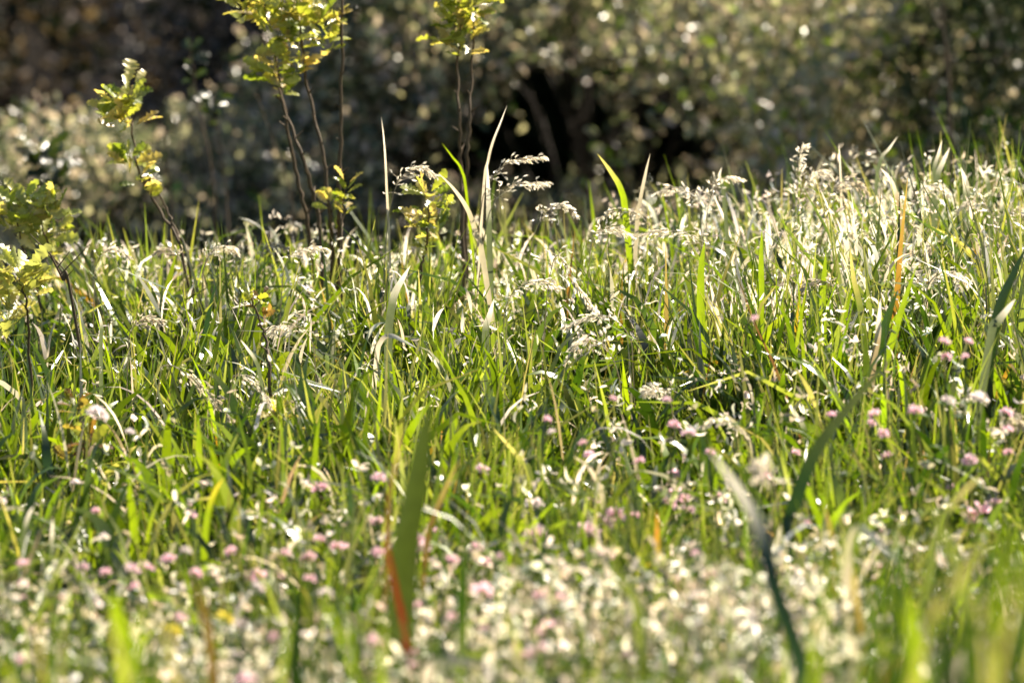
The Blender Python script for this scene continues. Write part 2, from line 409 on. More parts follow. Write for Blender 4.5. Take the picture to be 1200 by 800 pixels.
B = [  # white and pale tips are sun glints painted into the blade colour
 # nearest, softly blurred
 ('broad long dark green blade with a bent tip painted pale as a glint, low in the meadow', [(832, 528), (868, 578), (892, 625), (908, 690), (942, 795)], (4.5, 4.2), 19, 'green', 'white', .35, .2),
 ('very broad blurred olive blade standing beside the rusty red blade', [(505, 468), (494, 530), (484, 590), (474, 655)], 4.8, 31, 'olive', None, .1, .2),
 ('upright rusty red blade among the pale flower heads', [(450, 618), (458, 660), (466, 700), (474, 740)], 4.7, 8, 'red', None, .2, .3),
 ('faded brick red blade tip above the upright rusty red blade', [(472, 486), (466, 530), (458, 570), (455, 600)], 5.1, 8, 'orange', None, .3, .3),
 ('thin orange brown blade leaning right of the broad olive blade', [(538, 538), (522, 572), (508, 606), (500, 640)], 5.4, 9, 'orange', 'pale', .2, .4),
 ('long blurred grey green blade leaning right, crossing the right meadow', [(1052, 412), (1000, 470), (955, 530), (928, 600), (922, 640)], (5.5, 5.4), 17, 'green', 'grey', .2, .4),
 ('bright white blade piece pointing up right near the bottom middle', [(694, 730), (686, 752), (678, 780), (674, 800)], 5.0, 11, 'white', None, .0, .1),
 ('cream blade arched over at the bottom, below the rusty red blade', [(582, 798), (560, 778), (535, 774), (515, 776), (500, 800)], 4.35, 11, 'pale', None, .5, .3),
 ('cream blade arched over the bottom edge beside the long dark blade', [(886, 798), (872, 778), (858, 776), (838, 790), (826, 815)], 4.35, 11, 'pale', None, .6, .3),
 ('short curved white blade right of the long dark blade', [(986, 800), (970, 768), (952, 748), (936, 750), (926, 790)], 4.6, 11, 'white', 'pale', .6, .3),
 ('white topped blade bending down left of a yellow blade, lower right', [(1056, 662), (1030, 636), (1006, 618), (994, 640), (992, 700)], 4.9, 12, 'straw', 'white', .5, .3),
 ('pale pink tan blade arching out of the bottom right edge', [(1205, 768), (1180, 754), (1150, 750), (1132, 780), (1126, 820)], 4.1, 14, 'straw', None, .5, .3),
 ('pale blade lying in the blurred green clump at the bottom right', [(1176, 786), (1158, 776), (1138, 764), (1126, 776), (1116, 820)], 4.2, 13, 'pale', None, .5, .3),
 ('short orange tan blade leaning right low in the right meadow', [(1056, 768), (1046, 782), (1038, 800)], 4.3, 14, 'orange', 'tan', .2, .2),
 ('orange yellow upright blade below the white topped bending blade', [(998, 662), (1003, 700), (1010, 745), (1010, 780)], 4.7, 12, 'orange', 'tan', .2, .2),
 ('thin orange blade standing right of the long grey green blade', [(966, 592), (972, 615), (977, 640), (978, 680)], 5.2, 7, 'orange', None, .2, .4),
 ('narrow dark green blade leaning in front of the white flower pair', [(606, 552), (598, 580), (588, 615), (584, 650)], 5.4, 11, 'dark', None, .3, .4),
 ('thin dark blade curved under the large white flower pair', [(643, 592), (642, 620), (634, 650), (624, 675)], 5.2, 7, 'dark', None, .3, .4),
 ('upright blurred mid green blade right of the broad olive blade', [(547, 596), (544, 640), (542, 690), (541, 760)], 4.6, 14, 'green', 'olive', .2, .3),
 ('orange and green upright blade in the centre right flower band', [(770, 598), (770, 630), (771, 666), (771, 700)], 5.3, 8, 'lime', 'orange', .2, .3),
 ('dark brownish blade bending right through the lower left flowers', [(206, 644), (226, 682), (240, 720), (250, 790)], 4.5, 12, 'brown', 'olive', .2, .4),
 ('wide dark green blade standing in the lower left meadow', [(350, 664), (349, 700), (347, 740), (346, 800)], 4.3, 16, 'dark', None, .2, .3),
 ('dark green blade curving up right at the bottom middle', [(540, 722), (522, 745), (508, 780), (504, 810)], 4.4, 12, 'dark', None, .2, .3),
 ('grey green blade bowed in the pale flowers below the centre', [(716, 668), (735, 690), (746, 712), (752, 770)], 4.6, 12, 'grey', None, .2, .4),
 ('small hooked dark teal blade at the bottom left of the centre', [(412, 700), (416, 730), (420, 765), (420, 805)], 4.5, 7, 'dark', None, .2, .3),
 ('broad lime green blade in the lower left meadow', [(133, 692), (136, 715), (142, 745), (146, 800)], 4.4, 20, 'lime', None, .1, .2),
 ('broad bright lime blade standing in the lower right meadow', [(1066, 690), (1068, 720), (1070, 755), (1072, 800)], 4.2, 18, 'lime', None, .1, .2),
 ('pale green blurred blade leaning left in the lower right', [(1084, 580), (1100, 610), (1115, 645), (1130, 700)], 4.1, 14, 'grey', None, .3, .3),
 ('pale grey blade leaning right towards the largest pink clover head', [(1150, 556), (1130, 575), (1110, 600), (1095, 640)], 4.8, 8, 'grey', 'pale', .3, .3),
 # middle distance
 ('white vertical blade standing above the meadow edge in the centre', [(571, 188), (572, 225), (573, 262), (574, 300)], 8.4, 7, 'white', None, .1, .2),
 ('pale green blade arching left beside the white vertical blade', [(514, 203), (532, 222), (548, 246), (558, 275), (566, 305)], 8.3, 7, 'straw', 'pale', .4, .5),
 ('yellow green blade bending left before the dark hollow', [(700, 180), (716, 202), (728, 224), (734, 262)], 8.6, 8, 'lime', 'straw', .3, .4),
 ('straight pale blade leaning right before the dark hollow', [(762, 180), (756, 205), (750, 236), (746, 270)], 8.6, 5, 'straw', 'pale', .3, .4),
 ('thin blade tip leaning left under the second sapling from the centre', [(518, 168), (530, 184), (541, 200), (548, 240)], 8.7, 3.5, 'lime', None, .3, .4),
 ('broad white blade leaning right left of the centre', [(481, 311), (471, 328), (462, 346), (456, 380), (455, 420)], 7.6, 10, 'grey', 'white', .1, .2),
 ('pale upright blade with a white tip in the centre', [(579, 350), (574, 368), (569, 388), (570, 430)], 7.6, 9, 'grey', 'white', .1, .3),
 ('white blade lying down to the right, left of the centre', [(489, 408), (474, 400), (458, 393), (446, 400), (440, 430)], 7.3, 7, 'pale', 'white', .6, .3),
 ('small white blade leaning left below the flattened white blade', [(501, 414), (509, 424), (517, 434), (522, 460)], 7.2, 7, 'grey', 'white', .3, .3),
 ('long thin brownish purple stalk leaning left in the right meadow', [(862, 318), (884, 378), (908, 430), (930, 490), (946, 540)], 6.8, 3.8, 'purple', None, .5, .6),
 ('broad dark green blade leaning in from the right edge', [(1204, 286), (1188, 320), (1172, 356), (1164, 395), (1158, 440)], 6.6, 13, 'dark', None, .2, .3),
 ('small blade with a painted white sheen against the dark right edge blade', [(1190, 350), (1180, 363), (1169, 378), (1160, 400)], 6.5, 10, 'grey', 'white', .1, .3),
 ('bright lime blade leaning right in the right meadow', [(1074, 312), (1060, 352), (1048, 392), (1036, 440)], 6.9, 9, 'lime', None, .1, .2),
 ('dark green broad blade beside the bright leaning lime blade', [(1052, 340), (1040, 372), (1030, 410), (1024, 450)], 6.95, 13, 'green', None, .2, .2),
 ('upright blade with a round white tip in the right meadow', [(1032, 350), (1030, 375), (1028, 400), (1022, 440)], 6.8, 8, 'tan', 'white', .2, .3),
 ('long upright beige blade in the right meadow', [(996, 288), (1000, 325), (1008, 360), (1014, 410)], 7.3, 8, 'grey', 'straw', .2, .3),
 ('bright lime vertical blade below the right meadow edge', [(893, 268), (892, 300), (892, 340), (891, 380)], 7.6, 8, 'lime', None, .1, .2),
 ('broad lime blade left of the vertical lime blade', [(826, 282), (822, 310), (821, 345), (822, 390)], 7.6, 10, 'lime', None, .1, .2),
 ('lime blade with a pointed tip, third of the upright lime blades', [(968, 294), (966, 320), (964, 350), (965, 400)], 7.5, 8, 'lime', None, .1, .2),
 ('upright yellow green blade in the left meadow', [(232, 488), (233, 512), (233, 540), (232, 580)], 6.2, 9, 'lime', None, .1, .2),
 ('pair blade of broad glowing lime green, lower left of centre', [(150, 556), (153, 585), (157, 620), (158, 670)], 5.7, 12, 'lime', None, .1, .2),
 ('lime green leaning blade in front of the left centre', [(262, 560), (252, 575), (244, 600), (240, 640)], 5.6, 8, 'lime', 'yellow', .1, .2),
 ('broad rounded lime leaf standing left of the pale diagonal blade', [(537, 486), (532, 498), (527, 514), (526, 540)], 6.4, 11, 'lime', None, .0, .1),
 ('pale diagonal blade leaning left in the centre', [(578, 502), (596, 522), (612, 542), (622, 560)], 6.0, 7, 'grey', 'pale', .3, .3),
 ('white arched blade at the left edge of the meadow', [(40, 592), (34, 602), (29, 620), (27, 650)], 5.5, 6, 'grey', 'white', .2, .4),
 ('upright white blade near the left arched blade', [(62, 606), (61, 625), (61, 648), (62, 680)], 5.5, 6, 'grey', 'white', .1, .2),
 ('white tipped leaning blade in the left centre meadow', [(282, 398), (291, 410), (300, 424), (306, 450)], 6.9, 5, 'grey', 'white', .3, .3),
 ('curled white blade above the yellowish left meadow', [(114, 360), (117, 372), (119, 386), (118, 410)], 7.4, 5, 'grey', 'white', .3, .3),
 ('white blade leaning left above the long dark blade', [(920, 465), (930, 482), (942, 502), (948, 530)], 6.4, 7, 'grey', 'white', .3, .3),
 ('thin white blade close to the centre flowers', [(662, 546), (665, 560), (679, 573), (690, 600)], 5.8, 6, 'grey', 'white', .3, .4),
 ('arched pale blade over the centre right flower band', [(672, 534), (690, 548), (702, 570), (708, 600)], 5.8, 7, 'straw', 'pale', .3, .4),
 ('pale blade leaning left in the right centre meadow', [(846, 480), (866, 500), (880, 520), (884, 550)], 6.2, 6, 'straw', None, .3, .4),
 # right edge of the meadow, its glints painted white
 ('glint-painted white blade leaning right, tallest on the right meadow edge', [(1104, 164), (1100, 180), (1095, 198), (1092, 240)], 9.2, 5, 'white', None, .1, .2),
 ('broader glint-painted white blade just right of the tallest white blade', [(1113, 173), (1106, 188), (1099, 206), (1096, 240)], 9.1, 7, 'white', None, .1, .2),
 ('slim glint-painted white blade bent far right above the right meadow edge', [(1052, 160), (1042, 174), (1032, 188), (1026, 230)], 9.2, 4.5, 'white', None, .2, .3),
 ('white to brown blade curving left on the right meadow edge', [(1032, 197), (1044, 212), (1051, 235), (1056, 270)], 8.9, 7, 'tan', 'white', .2, .3),
 ('thin upright stalk with white nodes on the right meadow edge', [(983, 168), (984, 185), (985, 205), (986, 240)], 9.0, 2.6, 'pale', 'white', .3, .3),
 ('glint-painted white blade with a broad foot on the right meadow edge', [(1126, 196), (1131, 212), (1133, 230), (1131, 260)], 9.0, 9, 'white', None, .1, .2),
 ('short glint-painted white blade leaning left near the right edge', [(1146, 192), (1152, 204), (1158, 216), (1160, 250)], 9.1, 6, 'white', None, .1, .2),
 ('short glint-painted white upright blade nearest the right edge', [(1177, 222), (1175, 234), (1174, 248), (1174, 270)], 8.9, 6, 'white', None, .1, .2),
 ('cream blade standing over the dark hollow edge', [(846, 196), (843, 206), (846, 216), (850, 250)], 9.0, 5, 'white', None, .1, .2),
 ('thin tall stalk with white nodes left of the centre sapling', [(447, 138), (450, 165), (452, 195), (453, 220), (455, 260)], 8.5, 3.0, 'pale', 'white', .3, .3),
 ('thin leaning stalk with white nodes by the dark hollow', [(594, 124), (586, 145), (578, 165), (572, 188), (566, 230)], 8.5, 3.2, 'pale', 'white', .3, .3),
]
for b in B:
    lab, pts, dd, wpx, c, tp, fc, tw = b
    if c == 'white' and len(pts) > 3 and pts[0][1] < 330: c, tp = 'grey', 'white'  # far white blades: grey with a sun glint painted on the tip
    if c == 'orange': c, tp, wpx = 'brown', 'tan', wpx * .8
    m_ = M_STRAW if (c in ('white', 'pale', 'straw') or tp == 'white') else M_HERO
    blade(lab, pts, dd, wpx, c, tp, fc, tw, mat=m_)

# tall blurred clump standing nearest the camera, lower right
def near_clump(label, pxs, pys, dlo, dhi, n, names, probs, wlo, whi, seed):
    rg = np.random.default_rng(seed); mb = MB()
    for k in range(n):
        px = rg.uniform(*pxs); py = rg.uniform(*pys); dd = rg.uniform(dlo, dhi)
        lean = rg.normal(0, 60)
        W = [at(px, py, dd), at(px - lean * .35, py + 50, dd), at(px - lean * .8, py + 150, dd)]
        r = ground_root(W[-1], W[-2]); W += [(W[-1] + r) / 2, r]
        i = rg.choice(len(names), p=np.array(probs) / sum(probs))
        ribbon(mb, W[::-1], rg.uniform(wlo, whi), G[names[i]] * rg.uniform(.8, 1.25), rg.uniform(-.8, .8), rg.uniform(-1, 1))
    c = at((pxs[0] + pxs[1]) / 2, 700, (dlo + dhi) / 2); c[2] = 0
    return tag(mb.build('grass_clump', M_HERO, loc=c), label, 'grass clump')
near_clump('tall blurred green grass clump nearest the camera at the lower right', (1030, 1260), (570, 800), 3.2, 3.8, 75, ['mid', 'lime', 'green', 'dark', 'straw'], [5, 3, 4, 3, 2], .004, .009, 5)
near_clump('low blurred green grass clump at the lower left corner', (-30, 210), (690, 840), 3.6, 4.1, 40, ['mid', 'lime', 'dark', 'straw', 'green'], [4, 3, 3, 2, 3], .004, .008, 6)
near_clump('blurred dark green blades low in the left centre foreground', (300, 470), (690, 830), 3.7, 4.2, 26, ['green', 'dark', 'mid', 'lime'], [4, 4, 2, 2], .004, .008, 8)

# ================================================================== GRASS PANICLES
def panicle(label, pts, d, size=1.0, ns=46, col='pale'):
    """pts pixels: root side first (lowest visible), along the arch to the drooping end"""
    d = dc(d); W = [at(px, py, d) for px, py in pts]
    r = ground_root(W[0], W[1]); W = [r, (W[0] + r) / 2] + W
    root = empty('grass_panicle', r)
    P = smooth(W, 8); L0 = P - r
    mb = MB(); tube(mb, L0, .0011, .0005, G['straw'], 4)
    mb.build('stem', M_STRAW, root)
    sp = MB(); n = len(L0); st = int(n * .55)
    Ps = []; Ds = []; 
    for k in range(ns):
        q = random.uniform(0, 1) ** .8
        i = min(n - 1, int(st + (n - 1 - st) * q))
        ax = unit(L0[i] - L0[max(0, i - 1)])
        off = np.array([random.gauss(0, 1), random.gauss(0, 1), random.gauss(-.35, .7)])
        off = unit(off + ax * .9)
        rl = size * random.uniform(.004, .026) * (1.15 - q)
        e = L0[i] + off * rl
        tube(sp, [L0[i], (L0[i] + e) / 2 + [0, 0, .001], e], .0003, .0002, G[col], 3)
        for j in range(2):
            Ps.append(e + np.random.normal(0, .0012, 3) * 0 + off * .001 * j); Ds.append(unit(off + ax * .8 + np.array([random.gauss(0, .35), random.gauss(0, .35), -.5])))
    m = len(Ps)
    c = np.tile(G[col], (m, 1)) * RNG.uniform(.75, 1.25, (m, 1))
    add_cards(sp, np.array(Ps), np.array(Ds), RNG.normal(0, 1, (m, 3)), RNG.uniform(.007, .0125, m) * size, RNG.uniform(.0026, .0046, m) * size, c)
    sp.build('spikelets', M_STRAW, root)
    return tag(root, label, 'grass seed head', 'feathery grass seed heads on the meadow')

PN = [
 ('arched cream seed head left of the tall white node stalk, on the meadow edge', [(452, 290), (458, 240), (470, 208), (492, 196), (512, 206)], 8.5, 1.1),
 ('pinkish seed head sweeping right above the dark hollow edge', [(562, 260), (570, 222), (590, 194), (614, 186), (640, 184)], 8.5, 1.1),
 ('long flat seed head sweeping right, under the upper pinkish one', [(566, 290), (578, 240), (600, 218), (624, 214), (646, 213)], 8.4, 1.1),
 ('seed head bowing right just below the dark hollow', [(620, 310), (628, 270), (642, 248), (660, 240), (676, 252)], 8.3, 1.0),
 ('seed head bowing left below the dark hollow edge', [(770, 310), (762, 268), (745, 250), (722, 248), (700, 256)], 8.6, 1.0),
 ('cream seed head arched left beneath the pale leaning blade', [(822, 290), (820, 245), (808, 226), (788, 220), (768, 228)], 8.8, 1.1),
 ('dense cream seed head standing right of the dark hollow', [(830, 300), (828, 255), (836, 222), (850, 208), (870, 210)], 8.9, 1.1),
 ('glinting seed head leaning right of the shrub foot', [(934, 290), (936, 240), (944, 212), (958, 200), (974, 208)], 9.0, 1.3),
 ('thick cream seed head in the bright right meadow edge', [(960, 300), (968, 250), (980, 220), (998, 212), (1014, 224)], 8.9, 1.3),
 ('upright feathery seed head left of the brightest edge clump', [(930, 290), (932, 240), (935, 205), (938, 180), (943, 172)], 9.0, 1.0),
 ('seed head nodding right in the right meadow edge', [(1060, 300), (1066, 250), (1080, 222), (1098, 218), (1112, 230)], 8.9, 1.1),
 ('seed head nodding left close to the right edge', [(1170, 300), (1166, 262), (1154, 240), (1138, 236), (1122, 246)], 8.8, 1.1),
 ('seed head leaning out of the right edge', [(1160, 310), (1168, 272), (1180, 252), (1194, 246), (1206, 254)], 8.7, 1.1),
 ('cream seed head on the left meadow edge right of the leaning stems', [(236, 350), (240, 312), (250, 294), (266, 288), (280, 296)], 8.5, 1.1),
 ('seed head arching right on the left meadow edge', [(330, 345), (334, 312), (346, 296), (366, 290), (384, 292)], 8.4, 1.1),
 ('glinting seed head at the foot of the tall leafy sapling', [(300, 340), (304, 305), (310, 292), (322, 286), (338, 292)], 8.7, .9),
 ('drooping seed head left of the tall leafy sapling foot', [(215, 345), (214, 312), (206, 298), (192, 292), (178, 298)], 8.6, .9),
 ('seed head beside the yellow leafed left sapling', [(110, 350), (112, 312), (122, 296), (138, 292), (152, 302)], 8.4, .9),
 ('large looping seed head arched over in the centre meadow', [(590, 420), (592, 365), (606, 338), (634, 330), (656, 338)], 7.6, 1.2),
 ('bright seed head falling right in the centre meadow', [(640, 360), (645, 320), (655, 300), (680, 340), (700, 366)], 7.7, 1.2),
 ('seed head with a trailing white thread in the centre meadow', [(742, 440), (738, 396), (716, 372), (690, 372), (660, 384)], 7.3, 1.2),
 ('brownish seed head bowed down left in the centre', [(730, 480), (722, 430), (704, 402), (680, 402), (664, 424)], 7.1, 1.3),
 ('pale seed head arching left across the upper right centre', [(832, 350), (828, 300), (808, 276), (780, 270), (752, 274)], 8.2, 1.2),
 ('pale seed head arching right from the centre', [(690, 320), (694, 284), (706, 270), (724, 268), (744, 278)], 8.3, 1.0),
 ('pale seed head falling over the left meadow, long and straight', [(186, 450), (196, 428), (222, 440), (248, 466), (275, 494)], 6.9, 1.1),
 ('pale seed head with a shining tip in the left meadow', [(270, 460), (276, 440), (292, 444), (310, 462), (322, 482)], 6.9, 1.0),
 ('short seed head nodding in the upper left meadow', [(150, 420), (152, 392), (162, 378), (178, 374), (194, 382)], 7.4, 1.0),
 ('greyish seed head spreading in the left centre meadow', [(370, 440), (366, 402), (352, 384), (330, 382), (312, 392)], 7.4, 1.1),
 ('seed head nodding left in the right meadow', [(988, 390), (984, 350), (972, 332), (954, 330), (938, 340)], 7.5, 1.0),
 ('seed head bowed right in the far right meadow', [(1082, 380), (1086, 340), (1098, 322), (1118, 320), (1134, 332)], 7.6, 1.0),
 ('cream seed head drooping before the long purple stalk', [(884, 570), (876, 520), (862, 498), (840, 492), (820, 500)], 6.0, .9),
 ('cream tuft of seeds beside the centre right pale blade', [(790, 500), (784, 468), (774, 458), (764, 456), (754, 460)], 6.6, 1.0),
 ('woolly pale seed head standing in the far right flowers', [(1110, 560), (1116, 500), (1126, 474), (1140, 462), (1154, 468)], 6.1, 1.0),
 ('fuzzy beige seed head at the right edge', [(1165, 560), (1168, 520), (1176, 500), (1188, 490), (1200, 498)], 5.9, 1.2),
 ('fuzzy pale seed head beside the long dark blade top', [(905, 640), (906, 590), (902, 560), (896, 545), (884, 545)], 5.1, 1.1),
]
for lab, pts, dd, sz in PN:
    panicle(lab, pts, dd, sz * .82, 60, random.choice(['pale', 'white', 'white']))

# ================================================================== CLOVER FLOWERS
def head_mesh(name, cpet, ctip, seed, n=46, flat=.8):
    rg = np.random.default_rng(seed); mb = MB()
    u = rg.random(n); zz = 1 - u * 1.35; az = np.arange(n) * 2.39996 + rg.normal(0, .2, n)
    rr = np.sqrt(np.clip(1 - zz ** 2, 0, 1))
    D = np.stack([rr * np.cos(az), rr * np.sin(az), zz * flat], -1)
    c = np.array(cpet)[None] * rg.uniform(.85, 1.15, (n, 1)); c = c * (1 - u[:, None] * .0)
    base = D * .35; V, q, tr, C = leafcards(base, D + rg.normal(0, .15, (n, 3)), rg.normal(0, 1, (n, 3)), rg.uniform(.5, .75, n), rg.uniform(.22, .34, n), c)
    lt = (np.arange(len(C)) % 8 >= 4)[:, None]
    C = np.where(lt, np.array(ctip), C)
    mb.add(V, q, C); mb.f.append(tr)
    # green calyx
    a = np.linspace(0, 6.283, 9)[:-1]
    D2 = np.stack([np.cos(a), np.sin(a), a * 0 - .25], -1)
    V, q, tr, C = leafcards(D2 * .05 + [0, 0, -.1], D2, np.tile([0, 0, 1.0], (8, 1)), np.full(8, .5), np.full(8, .25), np.tile(G['mid'], (8, 1)))
    n0 = mb.n; mb.add(V, q, C); mb.f.append(tr + n0)
    o = mb.build(name, M_PETAL); me = o.data; bpy.data.objects.remove(o)
    return me
HM = {'pink': [head_mesh('flower_head', (.86, .54, .61), (.93, .75, .78), s) for s in (1, 2, 3)],
      'pale': [head_mesh('flower_head', (.74, .52, .56), (.84, .70, .72), s) for s in (4, 5)],
      'white': [head_mesh('flower_head', (.80, .76, .70), (.85, .82, .78), s) for s in (6, 7)],
      'yellow': [head_mesh('flower_head', (.65, .60, .05), (.78, .74, .12), 8)]}
mb = MB(); tube(mb, [(0, 0, 0), (.012, .004, -.12), (.008, .01, -.24), (.0, .0, -.34)], .0011, .0013, G['mid'], 5)
_o = mb.build('stem', M_STEM); STEM_ME = _o.data; bpy.data.objects.remove(_o)
LEAF_MES = []
for zz, a0 in ((-.10, .3), (-.16, 2.2)):
    mb = MB(); P0 = np.array([.012 + .02 * math.cos(a0), .004 + .02 * math.sin(a0), zz + .012])
    tube(mb, [(.009, .004, zz - .03), P0 * .6 + np.array((.009, .004, zz)) * .4, P0], .0006, .0004, G['mid'], 4)
    for k in range(3):
        a = a0 + (k - 1) * .9
        D = np.array([[math.cos(a), math.sin(a), .25]])
        add_cards(mb, P0[None] - D * .001, D, np.array([[0, 0, 1.0]]), np.array([.017]), np.array([.012]), G['mid'][None])
    _o = mb.build('leaf', M_CLOV); LEAF_MES.append(_o.data); bpy.data.objects.remove(_o)

FL = """27,661,p,13;96,665,l,14;124,670,p,12;155,667,l,16;175,665,p,10;197,655,p,15;218,645,w,11;229,672,p,13;157,687,p,11;27,685,p,12;
22,699,p,12;73,700,p,8;270,646,p,12;302,675,p,18;210,724,p,14;334,648,p,12;361,653,p,16;374,632,p,13;395,641,p,15;363,678,p,12;374,572,p,17;
322,746,p,13;223,602,p,12;113,599,p,10;23,773,p,12;288,797,p,18;221,591,l,8;327,675,p,8;302,689,w,15;277,766,w,11;283,732,w,15;381,695,w,14;
89,565,w,9;121,628,w,8;2,587,w,10;444,560,l,14;441,610,l,13;402,641,p,11;443,647,p,12;491,638,l,24;530,656,p,13;559,641,p,13;513,621,p,9;
587,654,l,12;570,658,p,9;565,692,p,22;602,671,p,10;616,704,p,10;633,698,p,14;662,668,p,11;489,709,p,11;531,723,p,12;567,736,p,10;640,733,p,16;
633,741,p,12;439,751,p,14;484,765,p,12;487,780,p,13;479,670,p,9;623,596,w,24;633,614,w,16;628,626,l,22;690,624,l,24;707,611,l,18;721,604,p,20;
744,604,p,11;711,651,p,15;793,582,p,24;785,589,p,14;790,555,l,12;690,534,p,11;565,550,l,13;695,587,p,11;749,540,p,10;795,724,p,12;734,766,l,10;
618,770,p,15;630,763,l,20;788,678,w,16;773,785,w,16;614,722,w,14;762,675,w,12;657,700,p,12;805,582,l,14;807,597,l,12;845,582,p,13;891,547,l,13;
895,559,p,15;945,614,p,12;1040,534,p,12;1115,572,p,11;1137,540,l,15;1147,601,p,25;1168,590,p,13;830,671,p,16;852,694,p,14;805,724,p,14;
816,649,p,10;949,668,l,12;1033,664,p,10;949,722,l,12;1036,623,p,9;807,508,l,14;832,530,p,10;933,530,p,9;974,486,p,9;1024,485,p,12;1021,496,p,9;
1035,508,p,11;1073,481,p,14;1109,418,p,10;1131,418,p,8;1107,400,p,11;1135,400,p,9;1182,530,p,10;1180,483,p,12;1181,503,p,10;884,373,p,8;
719,467,p,7;641,491,p,9;646,506,w,8;683,519,p,8;691,533,p,11;790,498,p,12;781,469,l,9;115,486,w,20;152,506,w,9;1147,466,w,16;1112,470,w,13;
200,740,y,20;263,725,y,18;1012,675,y,14"""
FL = [f.strip().split(',') for f in FL.replace('\n', '').split(';') if f.strip()]
FL = [(int(a), int(b), c, int(s)) for a, b, c, s in FL]
LM = [('the rusty red blade', 460, 680), ('the broad olive blade', 488, 560), ('the long dark bent blade', 905, 650), ('the pale diagonal blade', 602, 530),
      ('the dark brownish blade', 228, 690), ('the wide dark green blade', 349, 700), ('the lower left corner', 10, 790), ('the left edge', 0, 640),
      ('the bright white blade', 686, 755), ('the orange and green blade', 770, 630), ('the leaning grey green blade', 975, 520), ('the white topped blade', 1025, 635),
      ('the thin curved dark blade', 640, 635), ('the upright olive green blade', 544, 690), ('the bottom edge', 600, 800), ('the upright white blade', 62, 640),
      ('the broad lime blade', 136, 720), ('the blurred green clump', 1120, 680), ('the bowed grey green blade', 735, 700), ('the thin orange blade', 972, 620),
      ('the right edge', 1200, 560), ('the bright leaning lime blade', 1056, 370), ('the rounded lime leaf', 531, 505), ('the purple stalk', 905, 430)]
CN = {'p': ('pink', 'pink'), 'l': ('pale', 'pale pink'), 'w': ('white', 'white'), 'y': ('yellow', 'yellow')}
ORD = ['nearest', 'second nearest', 'third nearest', 'fourth nearest', 'fifth nearest', 'sixth nearest', 'seventh nearest']
def flower_labels():
    rows = []
    for i, (px, py, c, s) in enumerate(FL):
        j = min(range(len(LM)), key=lambda q: (LM[q][1] - px) ** 2 + (LM[q][2] - py) ** 2)
        dx, dy = px - LM[j][1], py - LM[j][2]
        side = ('right of' if dx > 0 else 'left of') if abs(dx) > abs(dy) else ('below' if dy > 0 else 'above')
        if 'edge' in LM[j][0] or 'corner' in LM[j][0]: side = 'by'
        rows.append((j, side, c, dx * dx + dy * dy, i))
    out = {}
    keys = {}
    for r in rows: keys.setdefault(r[:3], []).append(r)
    for k, rs in keys.items():
        rs.sort(key=lambda r: r[3])
        for q, r in enumerate(rs):
            s = FL[r[4]][3]; sw = 'large ' if s >= 18 else ('tiny ' if s <= 9 else '')
            o_ = '' if len(rs) == 1 else ', ' + ORD[q] + ' to it'
            out[r[4]] = f"{sw}{CN[k[2]][1]} clover head {k[1]} {LM[k[0]][0]}{o_}"
    return out
FLAB = flower_labels()
for i, (px, py, c, s) in enumerate(FL):
    z = random.uniform(.29, .33)
    if px > 1000 and py < 540: z += .04
    dd = min(depth_of(py, z), random.uniform(5.65, 5.95)); p = at(px, py, dd)
    root = empty('clover_flower', (p[0], p[1], 0)); p = p - [p[0], p[1], 0]
    r = s * mm(dd) / 2 * 1.5
    tilt = (random.uniform(-.5, .5), random.uniform(-.5, .5), random.uniform(0, 6.28))
    h = bpy.data.objects.new('flower_head', random.choice(HM[CN[c][0]])); COL.objects.link(h); h.parent = root
    h.location = (0, 0, p[2]); h.scale = (r, r, r * .85); h.rotation_euler = tilt
    st = bpy.data.objects.new('stem', STEM_ME); COL.objects.link(st); st.parent = root
    st.location = (0, 0, p[2] - r * .1); st.scale = (1, 1, p[2] / .34); st.rotation_euler.z = tilt[2]
    for me in LEAF_MES:
        lf = bpy.data.objects.new('leaf', me); COL.objects.link(lf); lf.parent = root
        lf.location = (0, 0, p[2]); lf.rotation_euler.z = tilt[2]
    tag(root, FLAB[i], 'flower', 'clover flowers scattered through the lower meadow')

# ================================================================== OAK SAPLINGS
OAKC = [(.42, .42, .11), (.36, .38, .09), (.49, .43, .15), (.16, .21, .03), (.30, .33, .06), (.50, .40, .20)]
def cluster(root, origin, c, rad, n, cols, up=.7, size=.042):
    """a rosette of lobed leaves around c (world), spreading rad metres"""
    mb = MB()
    for k in range(n):
        a = random.uniform(0, 6.283)
        e = random.uniform(-.3, 1.1) * up
        D = np.array([math.cos(a) * math.cos(e), math.sin(a) * math.cos(e), math.sin(e) + .15])
        p0 = c - origin + D * rad * random.uniform(.0, .35) + np.array([0, 0, random.uniform(-.6, .3) * rad])
        L = min(size * random.uniform(.7, 1.25), rad * 1.1)
        nn = unit(np.array([random.gauss(0, .7), random.gauss(0, .7) - .5, 1.0]))
        oak_leaf(mb, p0, D, nn, L, L * random.uniform(.45, .62), np.array(random.choice(cols)) * random.uniform(.8, 1.2))
    return mb.build('leaf_cluster', M_OAK, root)

